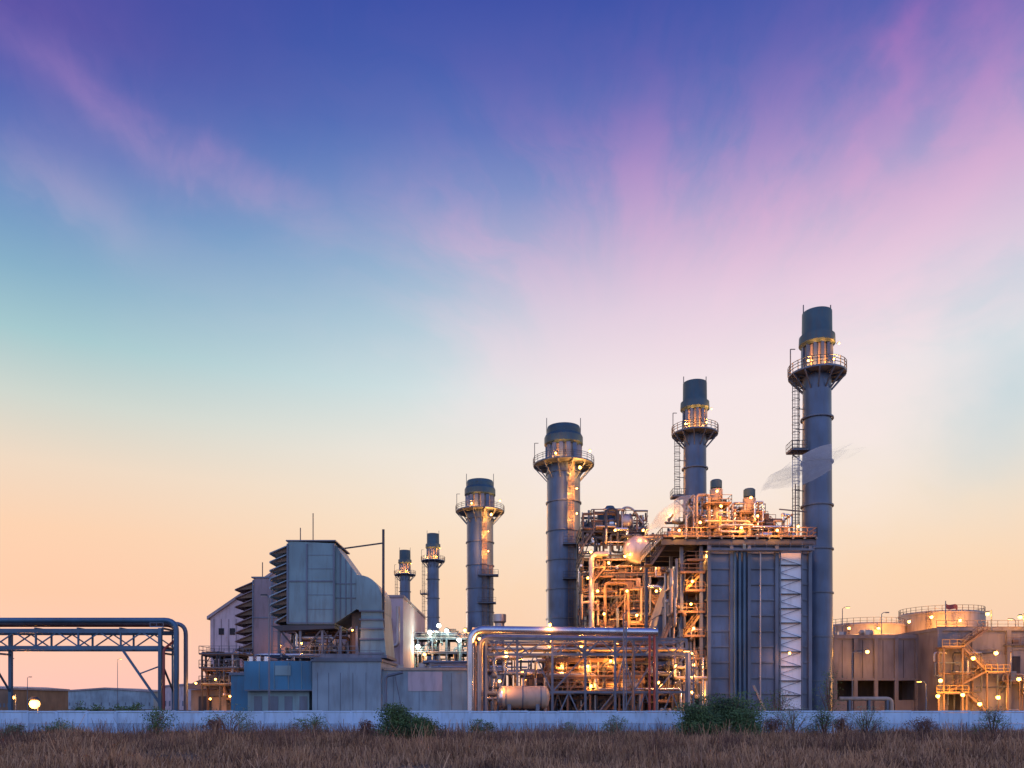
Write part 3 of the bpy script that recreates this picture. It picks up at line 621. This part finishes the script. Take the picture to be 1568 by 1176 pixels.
den=np.sin(x*.21+2)*np.sin(y*.33)+.6*np.sin(x*.67+y*.4)+.4*np.sin(x*1.7-y*.9)
keep=rng.uniform(-1.5,1.0,n)<den; x=x[keep];y=y[keep];den=den[keep];n=len(x)
h=rng.uniform(.2,.7,n)*(1+.45*den)*np.where(rng.random(n)<.05,1.8,1)*np.where(y<40,.75,1)*np.clip(1.25-(y-50)/32,.5,1); h=np.maximum(h,.08)
blades('dry_grass',x,y,h,.3,.012,.03,'grassblade')
nc=360; cy=rng.uniform(46,72.0,nc); cx_=rng.uniform(-1,1,nc)*(cy*.7); ch=rng.uniform(.5,1.5,nc)
idx=rng.integers(0,nc,13000); x=cx_[idx]+rng.normal(0,.4,13000); y=np.minimum(cy[idx]+rng.normal(0,.4,13000),72.8); h=ch[idx]*rng.uniform(.5,1.15,13000)
blades('tall_weeds',x,y,h,.22,.010,.022,'twig')
def bush(name,px,top,wpx,d,leaf='leafdark',n=3500,ls=.07,sparse=False):
    x=X(px,d);h=Z(top,d);rw=wpx/2/F*d; b=B(name); tips=[]
    for k in range(22 if not sparse else 11):
        t=2*math.pi*R.random(); rr=rw*R.uniform(.1,.95); hh=h*math.sqrt(max(.05,1-(rr/rw)**2))*R.uniform(.6,1.04)
        e=(x+rr*math.cos(t),d+rr*math.sin(t)*.8,hh); mid=(x+rr*.4*math.cos(t),d+rr*.3*math.sin(t),hh*.55)
        b.cyl((x,d,0),mid,.05,'twig',.03,6,False); b.cyl(mid,e,.03,'twig',.01,6,False); tips.append(e)
        for j in range(3):
            f=(mid[0]+(e[0]-mid[0])*R.random()+R.gauss(0,rw*.15),mid[1]+R.gauss(0,rw*.15),mid[2]+(e[2]-mid[2])*R.random()+R.uniform(0,h*.12)); b.cyl(mid,f,.018,'twig',.006,5,False); tips.append(f)
    for i in range(n):
        c=R.choice(tips); s=rw*.11+h*.04; 
        if sparse: s*=.8
        p=Vector((c[0]+R.gauss(0,s),c[1]+R.gauss(0,s),max(.05,c[2]-abs(R.gauss(0,s*1.4))+s*.4)))
        u=Vector((R.gauss(0,1),R.gauss(0,1),R.gauss(0,1))).normalized()*ls*R.uniform(.5,1.2); v=u.orthogonal().normalized()*ls*.45
        b.add([p-u,p+v,p+u,p-v],[(0,1,2,3)],leaf)
    return b.build()
bush('green_bush',1110,1056,124,60,n=12000,ls=.11); bush('green_bush',610,1082,86,58,n=8000,ls=.09); bush('green_bush',648,1092,66,57,n=4500,ls=.08)
bush('green_bush',1066,1074,86,59,n=8000,ls=.10); bush('green_bush',1148,1088,62,58,n=4000,ls=.09)
for px,top,wp in((236,1080,84),(350,1078,96),(330,1094,50),(478,1084,70),(1215,1074,100),(1262,1080,66),(1325,1078,86),(945,1096,60),(735,1098,60),(870,1104,50),(90,1098,60),(1415,1094,70),(1520,1074,74),(1180,1088,56),(20,1104,50),(560,1100,50),(1290,1092,60)):
    bush('weedy_shrub',px,top,wp,R.uniform(60,67),R.choice(['leafpale','leafpale','leafdark','twig']),1000,.08,True)
bush('small_tree',1272,1010,54,76,'leafdark',700,.10,True); bush('small_tree',1190,1030,48,77,'leafdark',480,.10,True)
for px in(120,150,180,205): bush('garden_hedge',px,1078,42,84,'leafdark',1200,.12)
V=[];n=26000; xs=rng.uniform(-700,700,n); hh=4+3*np.abs(np.sin(xs*.031))+2.5*np.abs(np.sin(xs*.11+1))
zc=rng.random(n)**.7*hh; yc=520+rng.uniform(-12,12,n); u=rng.normal(0,1,(n,3));u/=np.linalg.norm(u,axis=1)[:,None]; v=np.cross(u,rng.normal(0,1,(n,3)));v/=np.linalg.norm(v,axis=1)[:,None]
c=np.stack([xs,yc,zc],1); V=np.stack([c-u*.9,c+v*.7,c+u*.9,c-v*.7],1).reshape(-1,3)
fastmesh('distant_treeline',V,np.arange(n*4).reshape(n,4),4,['leafdark'])
# ---------------------------------------------------------------- steam: bundles of thin homogeneous vapour strands
def vapour(name,dens):
    m=bpy.data.materials.new(name); m.use_nodes=True; nt=m.node_tree; nt.nodes.clear(); o=nt.nodes.new('ShaderNodeOutputMaterial'); v=nt.nodes.new('ShaderNodeVolumeScatter')
    v.inputs['Color'].default_value=(.97,.96,.98,1); v.inputs['Density'].default_value=dens; v.inputs['Anisotropy'].default_value=.1
    nt.links.new(v.outputs[0],o.inputs['Volume']); MATS[name]=m
vapour('vapour',.2)
def steam(name,pts,rads,ns,spread):
    par=B(name)
    P=[Vector(p) for p in pts]; N=30; seg=12
    for sidx in range(ns):
        ph=R.uniform(0,6.28);of=Vector((0,R.uniform(-1,1),R.uniform(-1,1)))*spread; sc=R.uniform(.35,.95); t0=R.uniform(0,.3) if sidx>2 else 0; t1=R.uniform(.6,1)
        out=[];rr=[]
        for i in range(N+1):
            tt=t0+(t1-t0)*i/N; t=tt*(len(P)-1); k=min(int(t),len(P)-2); f=t-k; p=P[k].lerp(P[k+1],f)
            g=min(1,tt*2.2); p=p+of*g+Vector((0,0,.45*spread*math.sin(ph+tt*8)*g))
            out.append(p); rr.append(max(.02,(rads[k]*(1-f)+rads[k+1]*f)*sc*math.sin(math.pi*min(1,.12+.88*i/N))**.8))
        vs=[]
        for i,p in enumerate(out):
            d_=(out[min(i+1,N)]-out[max(i-1,0)]).normalized(); a=d_.cross(Vector((0,1,0))).normalized(); c=a.cross(d_)
            for j in range(seg): t=2*math.pi*j/seg; vs.append(p+(a*math.cos(t)+c*math.sin(t)*2.6)*rr[i])
        fs=[(i*seg+j,i*seg+(j+1)%seg,(i+1)*seg+(j+1)%seg,(i+1)*seg+j) for i in range(N) for j in range(seg)]+[tuple(reversed(range(seg))),tuple(range(N*seg,N*seg+seg))]
        par.add(vs,fs,'vapour',True)
    par.build()
D=108.
steam('steam_plume',[(X(1166,D),D,Z(752,D)),(X(1182,D),D,Z(736,D)),(X(1215,D),D,Z(724,D)),(X(1262,D),D,Z(706,D)),(X(1345,D),D,Z(674,D))],[.5,.9,1.2,1.5,1.1],13,.8)
D=134.
steam('steam_plume',[(X(988,D),D,Z(818,D)),(X(1010,D),D,Z(796,D)),(X(1045,D),D,Z(775,D)),(X(1105,D),D,Z(755,D))],[.5,1.2,1.6,1.2],11,.9)
# ---------------------------------------------------------------- sky
wd=bpy.data.worlds.new('World'); scene.world=wd; wd.use_nodes=True; nt=wd.node_tree; nt.nodes.clear(); L=nt.links
def sk(x,i,n):
    if hasattr(x,'is_output'): L.new(x,n.inputs[i])
    else: n.inputs[i].default_value=x
def M(op,a,b=None,c=None,clamp=False):
    n=nt.nodes.new('ShaderNodeMath'); n.operation=op; n.use_clamp=clamp; sk(a,0,n)
    if b is not None: sk(b,1,n)
    if c is not None: sk(c,2,n)
    return n.outputs[0]
def VM(op,a,b=None,scale=None):
    n=nt.nodes.new('ShaderNodeVectorMath'); n.operation=op; sk(a,0,n)
    if b is not None: sk(b,1,n)
    if scale is not None: n.inputs['Scale'].default_value=scale
    return n.outputs['Value'] if op in('DOT_PRODUCT','LENGTH') else n.outputs['Vector']
def lin(c): return tuple(((v/255+.055)/1.055)**2.4 if v/255>.04045 else v/255/12.92 for v in c)
def ramp(f,stops):
    n=nt.nodes.new('ShaderNodeValToRGB'); e=n.color_ramp.elements
    stops=sorted(stops)
    e[0].position=stops[0][0]; e[0].color=(*lin(stops[0][1]),1); e[1].position=stops[-1][0]; e[1].color=(*lin(stops[-1][1]),1)
    for p,c in stops[1:-1]: q_=e.new(p); q_.color=(*lin(c),1)
    L.new(f,n.inputs[0]); return n.outputs[0]
def MIX(f,a,b):
    n=nt.nodes.new('ShaderNodeMix'); n.data_type='RGBA'; sk(f,0,n); sk(a,6,n); sk(b,7,n); return n.outputs[2]
def MR(v,a,b,c=0,d_=1,smooth=True):
    n=nt.nodes.new('ShaderNodeMapRange'); n.interpolation_type='SMOOTHSTEP' if smooth else 'LINEAR'; sk(v,0,n)
    for i,t in enumerate((a,b,c,d_)): n.inputs[i+1].default_value=t
    return n.outputs[0]
tc=nt.nodes.new('ShaderNodeTexCoord'); dr=VM('NORMALIZE',tc.outputs['Generated']); sp=nt.nodes.new('ShaderNodeSeparateXYZ'); L.new(dr,sp.inputs[0]); dx,dy,dz=sp.outputs
el=M('DIVIDE',M('ARCSINE',dz),math.radians(45))
left=ramp(el,[(0,(244,190,188)),(3/45,(250,198,182)),(6.9/45,(252,202,172)),(10.8/45,(251,210,178)),(14.6/45,(240,218,196)),(18.3/45,(208,216,208)),(21.8/45,(166,202,208)),(25.1/45,(134,176,202)),(28.3/45,(108,148,196)),(31.3/45,(80,112,184)),(34.1/45,(70,88,172)),(36.7/45,(72,72,160)),(1,(56,62,150))])
cen=ramp(el,[(0,(250,202,182)),(3.5/45,(252,208,178)),(8.2/45,(254,217,182)),(12.7/45,(251,227,200)),(17.1/45,(240,232,220)),(21.3/45,(210,226,228)),(25.2/45,(180,206,220)),(29/45,(144,178,210)),(32.4/45,(110,146,200)),(35.6/45,(84,116,187)),(38.6/45,(68,96,176)),(41.4/45,(58,82,168)),(1,(52,72,160))])
base=MIX(MR(dx,-.52,-.02),left,cen)
cl=ramp(el,[(0,(250,210,192)),(6/45,(250,224,210)),(14/45,(252,236,230)),(21/45,(250,232,234)),(26/45,(236,208,226)),(30/45,(218,178,214)),(34/45,(192,144,202)),(38/45,(160,112,188)),(1,(112,86,170))])
def dirv(px,py):
    return tuple(Vector(((px-784)/F,1,(HY-py)/F)).normalized())
def NZ(vec,scale,det,rough=.5,dist=0):
    n=nt.nodes.new('ShaderNodeTexNoise'); n.inputs['Scale'].default_value=scale; n.inputs['Detail'].default_value=det; n.inputs['Roughness'].default_value=rough; n.inputs['Distortion'].default_value=dist; L.new(vec,n.inputs['Vector']); return n
soft=NZ(dr,4.2,4,.5,.6)
wn=NZ(dr,7.0,4,.55)
wdir=VM('NORMALIZE',VM('ADD',dr,VM('SCALE',VM('SUBTRACT',wn.outputs['Color'],(.5,.5,.5)),scale=.12)))
def G(px,py,sig,wt):
    k=1-math.cos(math.radians(sig)); return M('MULTIPLY',M('EXPONENT',M('DIVIDE',M('SUBTRACT',VM('DOT_PRODUCT',wdir,dirv(px,py)),1.0),k)),wt)
def S(ax,ay,bx,by,wdeg,wt):
    A=Vector(dirv(ax,ay));Bv=Vector(dirv(bx,by)); nn=A.cross(Bv).normalized(); mid=(A+Bv).normalized(); half=math.acos(min(1,A.dot(Bv)))/2+.02
    dist=VM('DOT_PRODUCT',wdir,tuple(nn)); g1=M('EXPONENT',M('MULTIPLY',M('MULTIPLY',dist,dist),-1/math.radians(wdeg)**2))
    g2=M('EXPONENT',M('DIVIDE',M('SUBTRACT',VM('DOT_PRODUCT',wdir,tuple(mid)),1.0),1-math.cos(half)))
    return M('MULTIPLY',M('MULTIPLY',g1,g2),wt)
g_=None
for a in((1000,530,9.5,1.1),(1120,460,7,.6),(1300,370,6.5,.5),(1470,350,7,.55),(1200,600,8,.7),(900,700,9,.35),(1480,460,6,.4),(740,390,6,.18),(40,40,6,.10),(1500,130,7,.26),(1560,60,5,.12)):
    t=G(*a); g_=t if g_ is None else M('ADD',g_,t)
sg=None
for a in((1412,10,1335,170,.7,1.0),(1400,30,1430,230,1.2,.25),(1335,160,1150,390,1.3,.5),(1568,190,1400,350,1.4,.45),(1490,40,1560,240,1.5,.35),(1568,560,1330,640,1.8,.4),(60,70,300,250,1.1,.18),(290,240,480,350,1.3,.18),(0,250,170,330,2.0,.12),(600,320,820,420,1.6,.2),(1240,260,1060,470,1.4,.4),(1450,300,1250,480,1.6,.4)):
    t=S(*a); sg=t if sg is None else M('ADD',sg,t)
pole=Vector(dirv(960,640)); e1=pole.cross(Vector((0,0,1))).normalized(); e2=e1.cross(pole).normalized()
u=VM('DOT_PRODUCT',dr,tuple(e1)); v=VM('DOT_PRODUCT',dr,tuple(e2)); rr=M('SQRT',M('ADD',M('MULTIPLY',u,u),M('ADD',M('MULTIPLY',v,v),.004)))
warp=M('MULTIPLY',M('SUBTRACT',soft.outputs['Fac'],.5),.6)
cx=nt.nodes.new('ShaderNodeCombineXYZ'); L.new(M('ADD',M('DIVIDE',u,rr),warp),cx.inputs[0]); L.new(M('ADD',M('DIVIDE',v,rr),warp),cx.inputs[1]); L.new(M('MULTIPLY',rr,1.6),cx.inputs[2])
st=NZ(cx.outputs[0],3.6,6,.6).outputs['Fac']
fade=MR(rr,.08,.3)
stm=M('ADD',M('MULTIPLY',M('SUBTRACT',MR(st,.34,.66),.5),fade),.5)
sof=MR(soft.outputs['Fac'],.3,.7)
mod=M('ADD',M('ADD',.32,M('MULTIPLY',stm,.8)),M('MULTIPLY',sof,.3))
mask=M('MULTIPLY',M('ADD',g_,sg),mod)
mask=M('ADD',mask,M('MULTIPLY',M('MULTIPLY',stm,sof),M('MULTIPLY',MR(el,.15,.6),.04)))
mask=M('SUBTRACT',1.0,M('EXPONENT',M('MULTIPLY',mask,-1.4)),clamp=True)
teal=G(1560,610,5,.6); base=MIX(teal,base,(*lin((176,208,222)),1))
mask=M('MULTIPLY',mask,M('SUBTRACT',1.0,teal))
col=MIX(mask,base,cl)
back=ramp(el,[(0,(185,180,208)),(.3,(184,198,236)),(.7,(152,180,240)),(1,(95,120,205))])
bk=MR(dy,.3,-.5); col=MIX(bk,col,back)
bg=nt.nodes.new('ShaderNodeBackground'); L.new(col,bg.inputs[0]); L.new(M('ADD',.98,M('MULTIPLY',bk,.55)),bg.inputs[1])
sky=nt.nodes.new('ShaderNodeTexSky'); sky.sky_type='NISHITA'; sky.sun_disc=False; sky.sun_elevation=math.radians(3); sky.sun_rotation=math.radians(-35)
bg2=nt.nodes.new('ShaderNodeBackground'); L.new(sky.outputs[0],bg2.inputs[0]); bg2.inputs[1].default_value=.003
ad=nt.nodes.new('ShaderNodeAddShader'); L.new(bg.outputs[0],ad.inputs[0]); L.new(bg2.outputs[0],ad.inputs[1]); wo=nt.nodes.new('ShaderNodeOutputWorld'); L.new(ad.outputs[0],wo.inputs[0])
sl=bpy.data.lights.new('sun','SUN'); sl.energy=.6; sl.angle=math.radians(8); sl.color=(1,.72,.55); so=bpy.data.objects.new('sun',sl); scene.collection.objects.link(so)
az=math.radians(-35); e_=math.radians(4); dv=Vector((math.sin(az)*math.cos(e_),math.cos(az)*math.cos(e_),math.sin(e_))); so.rotation_euler=dv.to_track_quat('Z','Y').to_euler()
# ---------------------------------------------------------------- camera
c=bpy.data.cameras.new('camera'); co=bpy.data.objects.new('camera',c); scene.collection.objects.link(co); scene.camera=co
co.location=(0,0,CH); co.rotation_euler=(math.radians(90),0,0); c.sensor_width=36; c.lens=36*F/1568; c.shift_y=(HY-588)/1568; c.clip_end=6000; c.clip_start=.5
scene.view_settings.view_transform='Standard'; scene.view_settings.look='None'; scene.view_settings.exposure=0
